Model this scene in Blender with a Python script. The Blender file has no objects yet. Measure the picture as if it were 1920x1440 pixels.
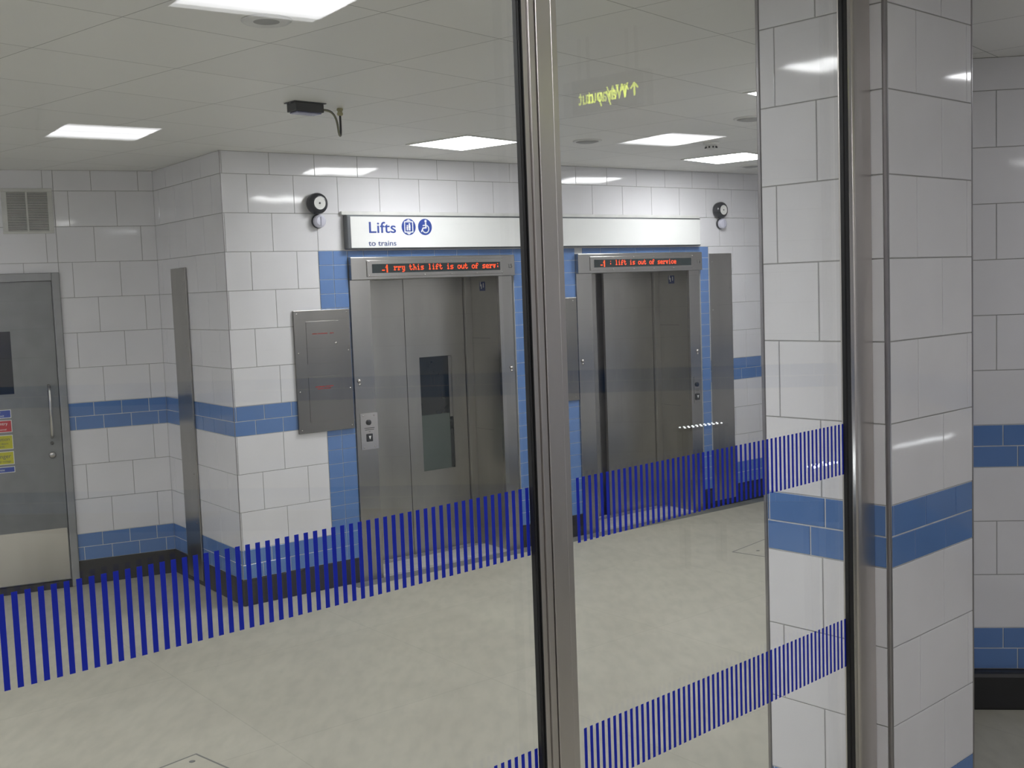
import bpy, bmesh, math, random
from mathutils import Vector, Matrix

random.seed(7)
sc = bpy.context.scene
COL = sc.collection

# ------------------------------------------------------------------ camera, world, exposure
FPX, CX, CY, PITCH, ROLL, CAMH = 2089.2, 945.4, 710.6, 0.0814, 0.0373, 2.0205
f0 = Vector((0, math.cos(PITCH), -math.sin(PITCH))); r0 = Vector((1, 0, 0)); d0 = -(r0.cross(f0))
rr = math.cos(ROLL) * r0 + math.sin(ROLL) * d0
dd = -math.sin(ROLL) * r0 + math.cos(ROLL) * d0
cam_data = bpy.data.cameras.new('camera')
cam_data.sensor_width = 36.0
cam_data.lens = FPX * 36.0 / 1920.0
cam_data.shift_x = (960 - CX) / 1920.0
cam_data.shift_y = (CY - 720) / 1920.0
cam_data.clip_start = 0.02
cam = bpy.data.objects.new('camera', cam_data); COL.objects.link(cam)
up, back = -dd, -f0
cam.matrix_world = Matrix(((rr.x, up.x, back.x, 0), (rr.y, up.y, back.y, 0), (rr.z, up.z, back.z, CAMH), (0, 0, 0, 1)))
sc.camera = cam

world = bpy.data.worlds.new('world'); sc.world = world; world.use_nodes = True
world.node_tree.nodes['Background'].inputs[0].default_value = (0.5, 0.55, 0.6, 1)
world.node_tree.nodes['Background'].inputs[1].default_value = 0.02
sc.view_settings.view_transform = 'Standard'
sc.view_settings.look = 'None'
sc.view_settings.exposure = 0.5
sc.view_settings.gamma = 1.0
sc.view_settings.use_curve_mapping = False
sc.cycles.use_denoising = True
sc.cycles.max_bounces = 10
sc.cycles.diffuse_bounces = 5
sc.cycles.transparent_max_bounces = 16
sc.cycles.sample_clamp_indirect = 4.0
LAMP_LIFT = 19.0       # panels over the lift lobby
LAMP_NEAR = 9.5        # panels on the photographer's side of the glass

ZC = 2.96              # ceiling height

# ------------------------------------------------------------------ materials
def new_mat(name):
    m = bpy.data.materials.new(name); m.use_nodes = True
    return m, m.node_tree, m.node_tree.nodes['Principled BSDF']

def noise_col(nt, b, c1, c2, scale, stretch=(1, 1, 1), detail=3, lo=.35, hi=.65):
    tc = nt.nodes.new('ShaderNodeTexCoord'); mp = nt.nodes.new('ShaderNodeMapping')
    mp.inputs['Scale'].default_value = stretch
    n = nt.nodes.new('ShaderNodeTexNoise'); n.inputs['Scale'].default_value = scale; n.inputs['Detail'].default_value = detail
    r = nt.nodes.new('ShaderNodeValToRGB')
    r.color_ramp.elements[0].position = lo; r.color_ramp.elements[1].position = hi
    r.color_ramp.elements[0].color = (*c1, 1); r.color_ramp.elements[1].color = (*c2, 1)
    nt.links.new(tc.outputs['Object'], mp.inputs['Vector']); nt.links.new(mp.outputs['Vector'], n.inputs['Vector'])
    nt.links.new(n.outputs['Fac'], r.inputs['Fac']); nt.links.new(r.outputs['Color'], b.inputs['Base Color'])
    return n, r

def add_bump(nt, b, src, strength, dist=.01):
    bp = nt.nodes.new('ShaderNodeBump'); bp.inputs['Strength'].default_value = strength; bp.inputs['Distance'].default_value = dist
    nt.links.new(src, bp.inputs['Height']); nt.links.new(bp.outputs['Normal'], b.inputs['Normal'])
    return bp

def plain(name, col, rough=.5, metal=0.0, var=.06, scale=9, spec=None):
    m, nt, b = new_mat(name)
    noise_col(nt, b, tuple(c * (1 - var) for c in col), tuple(min(1, c * (1 + var)) for c in col), scale)
    b.inputs['Roughness'].default_value = rough; b.inputs['Metallic'].default_value = metal
    if spec is not None: b.inputs['Specular IOR Level'].default_value = spec
    return m

def glazed(name, col, rough, wav=.05):
    m, nt, b = new_mat(name)
    noise_col(nt, b, tuple(c * .97 for c in col), tuple(c * 1.02 for c in col), 3.1)
    b.inputs['Roughness'].default_value = rough; b.inputs['Specular IOR Level'].default_value = .38
    n = nt.nodes.new('ShaderNodeTexNoise'); n.inputs['Scale'].default_value = 4.0; n.inputs['Detail'].default_value = 1.0
    tc = nt.nodes.new('ShaderNodeTexCoord'); nt.links.new(tc.outputs['Object'], n.inputs['Vector'])
    add_bump(nt, b, n.outputs['Fac'], wav, .02)
    return m

def brushed(name, col, rough, stretch=(30, 30, 1), bump=.025, var=.10):
    m, nt, b = new_mat(name)
    n, r = noise_col(nt, b, tuple(c * (1 - var) for c in col), tuple(c * (1 + var) for c in col), 2.2, (1.3, 1.3, .5), 4)
    b.inputs['Metallic'].default_value = 1.0; b.inputs['Roughness'].default_value = rough
    tc = nt.nodes.new('ShaderNodeTexCoord'); mp = nt.nodes.new('ShaderNodeMapping'); mp.inputs['Scale'].default_value = stretch
    n2 = nt.nodes.new('ShaderNodeTexNoise'); n2.inputs['Scale'].default_value = 12; n2.inputs['Detail'].default_value = 2
    nt.links.new(tc.outputs['Object'], mp.inputs['Vector']); nt.links.new(mp.outputs['Vector'], n2.inputs['Vector'])
    add_bump(nt, b, n2.outputs['Fac'], bump, .002)
    return m

def emis(name, col, s):
    m = bpy.data.materials.new(name); m.use_nodes = True; nt = m.node_tree
    nt.nodes.clear(); e = nt.nodes.new('ShaderNodeEmission'); o = nt.nodes.new('ShaderNodeOutputMaterial')
    e.inputs[0].default_value = (*col, 1); e.inputs[1].default_value = s
    nt.links.new(e.outputs[0], o.inputs[0]); return m

def diffuser(name, col, s):
    """a prismatic lamp cover, brighter along its two tubes"""
    m = bpy.data.materials.new(name); m.use_nodes = True; nt = m.node_tree
    nt.nodes.clear(); e = nt.nodes.new('ShaderNodeEmission'); o = nt.nodes.new('ShaderNodeOutputMaterial')
    tc = nt.nodes.new('ShaderNodeTexCoord'); sp = nt.nodes.new('ShaderNodeSeparateXYZ')
    nt.links.new(tc.outputs['Object'], sp.inputs[0])
    ab = nt.nodes.new('ShaderNodeMath'); ab.operation = 'ABSOLUTE'; nt.links.new(sp.outputs['Y'], ab.inputs[0])
    sb = nt.nodes.new('ShaderNodeMath'); sb.operation = 'SUBTRACT'; sb.inputs[1].default_value = .1; nt.links.new(ab.outputs[0], sb.inputs[0])
    a2 = nt.nodes.new('ShaderNodeMath'); a2.operation = 'ABSOLUTE'; nt.links.new(sb.outputs[0], a2.inputs[0])
    mr = nt.nodes.new('ShaderNodeMapRange'); mr.interpolation_type = 'SMOOTHSTEP'
    mr.inputs['From Min'].default_value = .015; mr.inputs['From Max'].default_value = .13
    mr.inputs['To Min'].default_value = s * 1.35; mr.inputs['To Max'].default_value = s * .72
    nt.links.new(a2.outputs[0], mr.inputs['Value']); nt.links.new(mr.outputs[0], e.inputs[1])
    e.inputs[0].default_value = (*col, 1)
    nt.links.new(e.outputs[0], o.inputs[0]); return m

M = {}
M['white_tile'] = glazed('white_tile', (.78, .775, .80), .06)
M['blue_tile'] = glazed('blue_tile', (.125, .235, .50), .07)
M['grout'] = plain('grout', (.36, .36, .35), .8)
M['grout_light'] = plain('grout_light', (.62, .64, .66), .8)
M['plinth'] = plain('plinth', (.022, .022, .024), .35)
M['steel'] = brushed('brushed_steel', (.40, .39, .375), .25)
M['steel_panel'] = brushed('brushed_steel_panel', (.27, .262, .245), .24)
M['steel_door'] = brushed('brushed_steel_door', (.42, .41, .38), .30)
M['steel_bright'] = brushed('polished_steel', (.62, .60, .58), .2, bump=.02)
M['steel_post'] = brushed('brushed_steel_post', (.63, .60, .575), .33, bump=.03)
M['steel_sill'] = plain('steel_sill', (.62, .62, .59), .45, .35)
M['trim'] = plain('dark_trim', (.33, .32, .33), .3, .9)
M['black'] = plain('black_rubber', (.007, .007, .008), .45)
M['black_plastic'] = plain('black_plastic', (.02, .022, .028), .22)
M['white_paint'] = plain('white_paint', (.72, .72, .70), .35)
M['sign_white'] = plain('sign_white', (.82, .83, .82), .25, var=.01)
M['sign_edge'] = plain('sign_edge', (.12, .13, .14), .35, .4)
M['blue_ink'] = plain('blue_ink', (.018, .055, .30), .4, var=.02)
M['navy_ink'] = plain('navy_ink', (.03, .06, .2), .4, var=.02)
M['film'] = plain('blue_film', (.012, .028, .46), .6, var=.02, spec=.2)
M['door_paint'] = plain('grey_door_paint', (.215, .222, .226), .38)
M['frame_paint'] = plain('grey_frame_paint', (.30, .305, .31), .35)
M['screen'] = plain('screen_glass', (.012, .022, .024), .12)
M['led'] = emis('led_red', (1.0, .075, .02), 1.7)
M['dark_glass'] = plain('dark_glass', (.012, .016, .018), .06)
M['green_reflection'] = plain('green_reflection', (.075, .095, .085), .2)
M['shadow_grey'] = plain('vent_backing', (.05, .05, .045), .7)
M['vent'] = plain('vent_paint', (.60, .60, .57), .5)
M['clear_lens'] = plain('clear_lens', (.62, .62, .72), .08)
M['red_ink'] = plain('red_ink', (.30, .035, .03), .5)
M['grey_ink'] = plain('grey_ink', (.10, .10, .10), .5)
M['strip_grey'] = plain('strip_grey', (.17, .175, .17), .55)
M['sign_blue'] = plain('notice_blue', (.03, .07, .36), .35)
M['sign_red'] = plain('notice_red', (.50, .03, .04), .35)
M['sign_yellow'] = plain('notice_yellow', (.52, .50, .02), .35)
M['beige'] = plain('beige_plastic', (.40, .37, .20), .5)
M['cable_grey'] = plain('cable_grey', (.18, .18, .10), .5)
M['lens_blue'] = plain('lens_blue', (.22, .22, .34), .2)
M['grille'] = plain('speaker_grille', (.36, .36, .35), .5)
M['way_out'] = emis('way_out_yellow', (.80, .95, .05), 7.0)
M['spot'] = emis('white_spot', (.9, .97, 1.0), 70)
M['spot_soft'] = emis('soft_white_spot', (.93, .97, 1.0), 16)
M['lamp_behind_added'] = diffuser('lamp_diffuser_added', (.99, .97, 1.0), LAMP_NEAR * 1.7)
M['lamp_lift'] = diffuser('lamp_diffuser_lobby', (1.0, 1.0, 1.0), LAMP_LIFT)
M['lamp_near'] = diffuser('lamp_diffuser_near', (.97, .97, 1.0), LAMP_NEAR)

# ceiling of metal pan tiles
def ceiling_mat():
    m, nt, b = new_mat('ceiling_tiles')
    tc = nt.nodes.new('ShaderNodeTexCoord')
    br = nt.nodes.new('ShaderNodeTexBrick'); br.offset = 0; br.squash = 1
    br.inputs['Scale'].default_value = 1; br.inputs['Brick Width'].default_value = .607; br.inputs['Row Height'].default_value = .607
    br.inputs['Mortar Size'].default_value = .0022; br.inputs['Mortar Smooth'].default_value = .3
    br.inputs['Color1'].default_value = (.80, .795, .765, 1); br.inputs['Color2'].default_value = (.84, .835, .80, 1)
    br.inputs['Mortar'].default_value = (.28, .28, .26, 1)
    nt.links.new(tc.outputs['Object'], br.inputs['Vector']); nt.links.new(br.outputs['Color'], b.inputs['Base Color'])
    b.inputs['Roughness'].default_value = .42
    # every pan is slightly dished
    mod = nt.nodes.new('ShaderNodeVectorMath'); mod.operation = 'MODULO'
    ad = nt.nodes.new('ShaderNodeVectorMath'); ad.operation = 'ADD'; ad.inputs[1].default_value = (60.7, 60.7, 0)
    nt.links.new(tc.outputs['Object'], ad.inputs[0]); nt.links.new(ad.outputs[0], mod.inputs[0]); mod.inputs[1].default_value = (.607, .607, 1)
    sb = nt.nodes.new('ShaderNodeVectorMath'); sb.operation = 'SUBTRACT'; sb.inputs[1].default_value = (.3035, .3035, 0)
    nt.links.new(mod.outputs[0], sb.inputs[0])
    sp = nt.nodes.new('ShaderNodeSeparateXYZ'); nt.links.new(sb.outputs[0], sp.inputs[0])
    ax = nt.nodes.new('ShaderNodeMath'); ax.operation = 'POWER'; ax.inputs[1].default_value = 2
    ay = nt.nodes.new('ShaderNodeMath'); ay.operation = 'POWER'; ay.inputs[1].default_value = 2
    nt.links.new(sp.outputs['X'], ax.inputs[0]); nt.links.new(sp.outputs['Y'], ay.inputs[0])
    s = nt.nodes.new('ShaderNodeMath'); s.operation = 'ADD'; nt.links.new(ax.outputs[0], s.inputs[0]); nt.links.new(ay.outputs[0], s.inputs[1])
    sm = nt.nodes.new('ShaderNodeMath'); sm.operation = 'MULTIPLY_ADD'; sm.inputs[1].default_value = 3.0
    inv = nt.nodes.new('ShaderNodeMath'); inv.operation = 'MULTIPLY'; inv.inputs[1].default_value = -.25
    nt.links.new(br.outputs['Fac'], inv.inputs[0])
    nt.links.new(s.outputs[0], sm.inputs[0]); nt.links.new(inv.outputs[0], sm.inputs[2])
    add_bump(nt, b, sm.outputs[0], .5, .012)
    return m
M['ceiling'] = ceiling_mat()

def floor_mat():
    m, nt, b = new_mat('floor_stone')
    n, r = noise_col(nt, b, (.465, .447, .375), (.515, .498, .42), 2.3, detail=7, lo=.3, hi=.7)
    tc = nt.nodes.new('ShaderNodeTexCoord')
    n2 = nt.nodes.new('ShaderNodeTexNoise'); n2.inputs['Scale'].default_value = 16; n2.inputs['Detail'].default_value = 6
    mp = nt.nodes.new('ShaderNodeMapping'); mp.inputs['Scale'].default_value = (1, .35, 1); mp.inputs['Rotation'].default_value = (0, 0, -.35)
    nt.links.new(tc.outputs['Object'], mp.inputs[0]); nt.links.new(mp.outputs[0], n2.inputs['Vector'])
    r2 = nt.nodes.new('ShaderNodeValToRGB'); r2.color_ramp.elements[0].position = .34; r2.color_ramp.elements[1].position = .6
    r2.color_ramp.elements[0].color = (.90, .90, .90, 1); r2.color_ramp.elements[1].color = (1, 1, 1, 1)
    nt.links.new(n2.outputs['Fac'], r2.inputs['Fac'])
    mx = nt.nodes.new('ShaderNodeMixRGB'); mx.blend_type = 'MULTIPLY'; mx.inputs['Fac'].default_value = 1
    nt.links.new(r.outputs['Color'], mx.inputs[1]); nt.links.new(r2.outputs['Color'], mx.inputs[2])
    br = nt.nodes.new('ShaderNodeTexBrick'); br.offset = 0
    br.inputs['Scale'].default_value = 1; br.inputs['Brick Width'].default_value = 1.22; br.inputs['Row Height'].default_value = 1.22
    br.inputs['Mortar Size'].default_value = .004; br.inputs['Mortar Smooth'].default_value = .6
    br.inputs['Color1'].default_value = (1, 1, 1, 1); br.inputs['Color2'].default_value = (.96, .96, .95, 1); br.inputs['Mortar'].default_value = (.86, .86, .85, 1)
    mp2 = nt.nodes.new('ShaderNodeMapping'); mp2.inputs['Rotation'].default_value = (0, 0, math.radians(-38)); mp2.inputs['Location'].default_value = (.28, .35, 0)
    nt.links.new(tc.outputs['Object'], mp2.inputs[0]); nt.links.new(mp2.outputs[0], br.inputs['Vector'])
    mx2 = nt.nodes.new('ShaderNodeMixRGB'); mx2.blend_type = 'MULTIPLY'; mx2.inputs['Fac'].default_value = 1
    nt.links.new(mx.outputs[0], mx2.inputs[1]); nt.links.new(br.outputs['Color'], mx2.inputs[2])
    vo = nt.nodes.new('ShaderNodeTexVoronoi'); vo.inputs['Scale'].default_value = 2.6
    nt.links.new(tc.outputs['Object'], vo.inputs['Vector'])
    r3 = nt.nodes.new('ShaderNodeValToRGB'); r3.color_ramp.elements[0].position = .012; r3.color_ramp.elements[1].position = .02
    r3.color_ramp.elements[0].color = (.35, .33, .3, 1); r3.color_ramp.elements[1].color = (1, 1, 1, 1)
    nt.links.new(vo.outputs['Distance'], r3.inputs['Fac'])
    mx3 = nt.nodes.new('ShaderNodeMixRGB'); mx3.blend_type = 'MULTIPLY'; mx3.inputs['Fac'].default_value = 1
    nt.links.new(mx2.outputs[0], mx3.inputs[1]); nt.links.new(r3.outputs[0], mx3.inputs[2])
    nt.links.new(mx3.outputs[0], b.inputs['Base Color'])
    b.inputs['Roughness'].default_value = .5
    return m
M['floor'] = floor_mat()

def glass_mat():
    m = bpy.data.materials.new('screen_pane_glass'); m.use_nodes = True; nt = m.node_tree; nt.nodes.clear()
    o = nt.nodes.new('ShaderNodeOutputMaterial'); t = nt.nodes.new('ShaderNodeBsdfTransparent'); g = nt.nodes.new('ShaderNodeBsdfGlossy')
    t.inputs[0].default_value = (.955, .962, .962, 1); g.inputs['Roughness'].default_value = .004
    geo = nt.nodes.new('ShaderNodeNewGeometry'); mr = nt.nodes.new('ShaderNodeMapRange')
    mr.inputs['To Min'].default_value = 1.5; mr.inputs['To Max'].default_value = 1 / 1.5
    nt.links.new(geo.outputs['Backfacing'], mr.inputs['Value'])
    fr = nt.nodes.new('ShaderNodeFresnel'); nt.links.new(mr.outputs[0], fr.inputs['IOR'])
    mx = nt.nodes.new('ShaderNodeMixShader'); nt.links.new(fr.outputs[0], mx.inputs[0]); nt.links.new(t.outputs[0], mx.inputs[1]); nt.links.new(g.outputs[0], mx.inputs[2])
    nt.links.new(mx.outputs[0], o.inputs[0]); return m
M['glass'] = glass_mat()

# ------------------------------------------------------------------ geometry helpers
class Frame:
    """wall frame: x runs along the wall, y into it, z up"""
    def __init__(s, ox, oy, yaw):
        s.o = Vector((ox, oy, 0)); s.u = Vector((math.sin(yaw), math.cos(yaw), 0)); s.ang = math.pi / 2 - yaw
        s.v = Vector((-s.u.y, s.u.x, 0))
    def at(s, u, y, z): return s.o + s.u * u + s.v * y + Vector((0, 0, z))
YL = .9367
FL = Frame(-1.757, 7.1751, YL)                 # lift wall
FM = Frame(-1.757, 7.1751, YL - math.pi / 2)   # return wall
FG = Frame(1.156, 3.338, .8381)                # glass line, wide face of the pillar
FP = Frame(1.156, 3.338, .8381 - math.pi / 2)  # narrow face of the pillar
FR = Frame(0, 5.2983, 1.6873)                  # wall beyond the pillar
FD = Frame(-2.4946, 8.1782, 1.1456)            # door wall

class B:
    def __init__(s): s.bm = bmesh.new(); s.mats = []
    def mi(s, m):
        if m not in s.mats: s.mats.append(m)
        return s.mats.index(m)
    def quad(s, pts, m):
        f = s.bm.faces.new([s.bm.verts.new(p) for p in pts]); f.material_index = s.mi(m); return f
    def box(s, x0, x1, y0, y1, z0, z1, m):
        v = [s.bm.verts.new(p) for p in ((x0, y0, z0), (x1, y0, z0), (x1, y1, z0), (x0, y1, z0), (x0, y0, z1), (x1, y0, z1), (x1, y1, z1), (x0, y1, z1))]
        for q in ((0, 3, 2, 1), (4, 5, 6, 7), (0, 1, 5, 4), (1, 2, 6, 5), (2, 3, 7, 6), (3, 0, 4, 7)):
            s.bm.faces.new([v[i] for i in q]).material_index = s.mi(m)
    def tile(s, x0, x1, z0, z1, m, c=.0012, d=.004):
        a = [s.bm.verts.new(p) for p in ((x0, d, z0), (x1, d, z0), (x1, d, z1), (x0, d, z1))]
        e = [s.bm.verts.new(p) for p in ((x0, c, z0), (x1, c, z0), (x1, c, z1), (x0, c, z1))]
        b = [s.bm.verts.new(p) for p in ((x0 + c, 0, z0 + c), (x1 - c, 0, z0 + c), (x1 - c, 0, z1 - c), (x0 + c, 0, z1 - c))]
        k = s.mi(m)
        s.bm.faces.new(b).material_index = k
        for i in range(4):
            j = (i + 1) % 4
            s.bm.faces.new((a[i], a[j], e[j], e[i])).material_index = k
            s.bm.faces.new((e[i], e[j], b[j], b[i])).material_index = k
    def lathe(s, prof, m, c=(0, 0, 0), axis='y', segs=32, smooth=True):
        """prof: list of (radius, distance along the axis)"""
        rings = []
        for r, t in prof:
            ring = []
            for i in range(segs):
                a = 2 * math.pi * i / segs
                p = (c[0] + r * math.cos(a), c[1] + t, c[2] + r * math.sin(a)) if axis == 'y' else (c[0] + r * math.cos(a), c[1] + r * math.sin(a), c[2] + t)
                ring.append(s.bm.verts.new(p))
            rings.append(ring)
        k = s.mi(m)
        for p, q in zip(rings, rings[1:]):
            for i in range(segs):
                f = s.bm.faces.new((p[i], p[(i + 1) % segs], q[(i + 1) % segs], q[i])); f.material_index = k; f.smooth = smooth
        for ring in (rings[0], rings[-1]):
            s.bm.faces.new(ring).material_index = k
    def tube(s, pts, r, m, segs=10):
        pts = [Vector(p) for p in pts]; rings = []
        for i, p in enumerate(pts):
            d = (pts[min(i + 1, len(pts) - 1)] - pts[max(i - 1, 0)]).normalized()
            a = d.cross(Vector((.31, .52, .79))).normalized(); b = d.cross(a)
            rings.append([s.bm.verts.new(p + r * (math.cos(2 * math.pi * j / segs) * a + math.sin(2 * math.pi * j / segs) * b)) for j in range(segs)])
        k = s.mi(m)
        for p, q in zip(rings, rings[1:]):
            for i in range(segs):
                f = s.bm.faces.new((p[i], p[(i + 1) % segs], q[(i + 1) % segs], q[i])); f.material_index = k; f.smooth = True
        for ring in (rings[0], rings[-1]): s.bm.faces.new(ring).material_index = k
    def prism(s, pts, y0, y1, m):
        """outline in x,z pushed from y0 to y1"""
        a = [s.bm.verts.new((x, y0, z)) for x, z in pts]; b = [s.bm.verts.new((x, y1, z)) for x, z in pts]; k = s.mi(m)
        s.bm.faces.new(a).material_index = k; s.bm.faces.new(b[::-1]).material_index = k
        for i in range(len(pts)):
            j = (i + 1) % len(pts); s.bm.faces.new((a[i], b[i], b[j], a[j])).material_index = k
    def obj(s, name, parent=None, frame=None, at=(0, 0, 0), rot=None, bevel=0, **props):
        bmesh.ops.recalc_face_normals(s.bm, faces=s.bm.faces)
        me = bpy.data.meshes.new(name); s.bm.to_mesh(me); s.bm.free()
        for m in s.mats: me.materials.append(m)
        o = bpy.data.objects.new(name, me); COL.objects.link(o)
        if parent is not None: o.parent = parent; o.location = at
        elif frame is not None: o.location = frame.at(*at); o.rotation_euler = (0, 0, frame.ang)
        else: o.location = at
        if rot is not None: o.rotation_euler = rot
        if bevel:
            md = o.modifiers.new('bevel', 'BEVEL'); md.width = bevel; md.segments = 2; md.limit_method = 'ANGLE'; md.angle_limit = .6
        for k, v in props.items(): o[k] = v
        return o

def thing(name, label, cat, frame=None, at=(0, 0, 0), rotz=0, group=None, kind=None):
    o = bpy.data.objects.new(name, None); COL.objects.link(o); o.empty_display_size = .1
    if frame is not None: o.location = frame.at(*at); o.rotation_euler = (0, 0, frame.ang)
    else: o.location = at; o.rotation_euler = (0, 0, rotz)
    if kind: o['kind'] = kind
    if label: o['label'] = label
    if cat: o['category'] = cat
    if group: o['group'] = group
    return o

def text(body, size, x, z, y, mat, parent, name='lettering', align='LEFT', sx=1.0, bold=0.0, depth=.0004, label=None):
    """words standing on a wall face, reading along +x"""
    cu = bpy.data.curves.new(name, 'FONT'); cu.body = body; cu.size = size; cu.align_x = align; cu.extrude = depth; cu.offset = bold; cu.resolution_u = 6
    t = bpy.data.objects.new(name + '_tmp', cu); COL.objects.link(t)
    dg = bpy.context.evaluated_depsgraph_get(); me = bpy.data.meshes.new_from_object(t.evaluated_get(dg))
    bpy.data.objects.remove(t)
    me.transform(Matrix.Rotation(math.pi / 2, 4, 'X') @ Matrix.Diagonal((sx, 1, 1, 1)))
    me.materials.clear(); me.materials.append(mat)
    o = bpy.data.objects.new(name, me); COL.objects.link(o); o.parent = parent; o.location = (x, y, z)
    if label: o['label'] = label
    return o

WT, BT, GR = M['white_tile'], M['blue_tile'], M['grout']
GAP = .0035
def courses(b, u0, u1, z0, z1, par, inset=0):
    """white courses of 250 with blue double bands, clipped to the rectangle"""
    pw, pb, ev, od, bu, bl = par
    rows = [(.176, .2735, 'b', bl), (.2735, .371, 'b', bu), (.371, .621, 'w', ev), (.621, .871, 'w', od), (.871, 1.121, 'w', ev),
            (1.121, 1.2185, 'b', bl), (1.2185, 1.316, 'b', bu)]
    z, i = 1.316, 0
    while z < ZC: rows.append((z, z + .25, 'w', ev if i % 2 == 0 else od)); z += .25; i += 1
    for a, c, t, ph in rows:
        lo, hi = max(a, z0), min(c, z1)
        if hi - lo < .0005: continue
        p = pw if t == 'w' else pb
        k = math.floor((u0 - ph) / p); x = ph + k * p
        while x < u1:
            xa, xb = max(x, u0), min(x + p, u1)
            g = GAP / 2 if t == 'w' else GAP * .75
            if xb - xa > .008 and hi - lo > .008: b.tile(xa + g, xb - g, lo + g, hi - g, WT if t == 'w' else BT)
            x += p
        b.box(u0 + inset, u1, .003, .10, lo, hi, GR if t == 'w' else M['grout_light'])

def strip(b, u0, u1, z0, z1, n, row=.0973, base=.176):
    """upright band of small blue tiles, n across"""
    k = math.floor((z0 - base) / row); z = base + k * row; w = (u1 - u0) / n
    while z < z1 - .004:
        lo, hi = max(z, z0), min(z + row, z1)
        if hi - lo > .008:
            for i in range(n): b.tile(u0 + i * w + GAP / 2, u0 + (i + 1) * w - GAP / 2, lo + GAP / 2, hi - GAP / 2, BT)
        z += row
    b.box(u0, u1, .003, .10, z0, z1, M['grout_light'])

def screw(parent, x, z, y, r=.006, out=-1):
    b = B(); b.lathe([(r, 0), (r * .95, .002 * out), (r * .5, .0035 * out), (.0004, .004 * out)], M['steel_bright'], (0, 0, 0), segs=10)
    b.obj('screw', parent=parent, at=(x, y, z))

# ------------------------------------------------------------------ the shell
b = B(); b.box(-9, 9, -6, 14, -.12, 0, M['floor']); b.obj('floor', kind='structure')
cy_ = math.radians(90) - .703
cb = B(); cb.box(-16, 16, -16, 16, 0, .1, M['ceiling'])
co = FL.at(.19, -2.64, ZC); c_ob = cb.obj('ceiling', at=co, kind='structure'); c_ob.rotation_euler = (0, 0, cy_)
CU = Vector((math.cos(cy_), math.sin(cy_), 0)); CV = Vector((-CU.y, CU.x, 0))

PAR_L = (.3275, .196, .338, .177, .2119, .1464)
PAR_M = (.3275, .196, .3275, .166, .2119, .149)
PAR_D = (.32, .19, -.104, -.262, -.124, -.062)
PAR_G = (.33, .2, .343, .182, .226, .157)
PAR_P = (.32, .21, .235, .385, .224, .069)
PAR_R = (.33, .2, 2.415, 2.25, 2.278, 2.342)

def plinth(name, fr, spans, y=-.004):
    b = B()
    for u0, u1 in spans: b.box(u0, u1, y, .1, 0, .174, M['plinth'])
    return b.obj(name, frame=fr, bevel=.004, kind='structure')

# lift wall
b = B()
courses(b, 0, .662, .176, 2.316, PAR_L, .005)
strip(b, .664, .883, .176, 2.316, 2)
courses(b, 0, 7.6, 2.316, ZC, PAR_L, .005)
for z0, z1 in ((2.27, 2.316),):
    for u0, u1 in ((.885, 2.308), (2.922, 4.345)):
        x = 1.0096 - .196 if u0 < 2 else 3.0
        while x < u1:
            xa, xb = max(x, u0), min(x + .196, u1)
            if xb - xa > .01: b.tile(xa + GAP / 2, xb - GAP / 2, z0 + GAP / 2, z1 - GAP / 2, BT)
            x += .196
        b.box(u0, u1, .003, .1, z0, z1, M['grout_light'])
strip(b, 2.308, 2.922, .176, 2.316, 3)
strip(b, 4.345, 4.447, .176, 2.316, 1)
courses(b, 4.449, 7.6, .176, 2.316, PAR_L)
b.obj('wall_back', frame=FL, kind='structure')
plinth('baseboard_back', FL, ((-.004, .885), (2.308, 2.922), (4.345, 7.6)))
# return wall
b = B(); courses(b, 0.004, 1.262, .176, ZC, PAR_M)
b.obj('wall_side', frame=Frame(-1.757, 7.1751, YL - math.pi / 2), kind='structure').matrix_world = \
    Matrix.Translation(FM.at(0, 0, 0)) @ Matrix.Rotation(FM.ang, 4, 'Z') @ Matrix.Diagonal((1, -1, 1, 1))
o = plinth('baseboard_side', FM, ((.0, 1.262),)); o.scale = (1, -1, 1)
b = B(); b.box(-.002, .004, -.002, .004, .17, ZC, M['trim']); b.obj('trim_corner', frame=FL, bevel=.003, kind='structure')
# door wall
b = B(); courses(b, -.675, .0, .176, ZC, PAR_D); courses(b, -1.70, -.675, 2.245, ZC, PAR_D); courses(b, -4.8, -1.70, .176, ZC, PAR_D)
b.obj('wall_door', frame=FD, kind='structure')
plinth('baseboard_door', FD, ((-.675, .02), (-4.8, -1.70)))
# wall beyond the pillar
b = B(); courses(b, 1.95, 7.1, .176, ZC, PAR_R); b.obj('wall_right', frame=FR, kind='structure')
b = B(); b.box(1.95, 7.1, -.055, .1, -.01, .174, M['plinth']); b.obj('baseboard_right', frame=FR, bevel=.02, kind='structure')

# walls out of the picture that close the two rooms
def wall_between(name, x0, y0, x1, y1):
    """front face on the side to the right of the walk from the first point to the second"""
    yaw = math.atan2(x1 - x0, y1 - y0); n = math.hypot(x1 - x0, y1 - y0); fr = Frame(x0, y0, yaw)
    b = B(); courses(b, 0, n, .176, ZC, PAR_L); b.box(0, n, -.004, .1, 0, .174, M['plinth'])
    return b.obj(name, frame=fr, kind='structure')
pd = FD.at(-4.8, 0, 0); pg = FG.at(-5.5, .076, 0); pl7 = FL.at(7.5, 0, 0)
wall_between('wall_left', pg.x, pg.y, pd.x, pd.y)
wall_between('wall_far', pl7.x, pl7.y, 2.0, 5.16)
wall_between('wall_divider', 1.45, 3.95, 2.08, 5.06)  # hidden partition, put in to stop lobby light leaking past the pillar
wall_between('wall_near', 6.9, -4, pg.x, -4)
wall_between('wall_west', pg.x, -4, pg.x, pg.y)
wall_between('wall_east', 6.9, 4.6, 6.9, -4)

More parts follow.
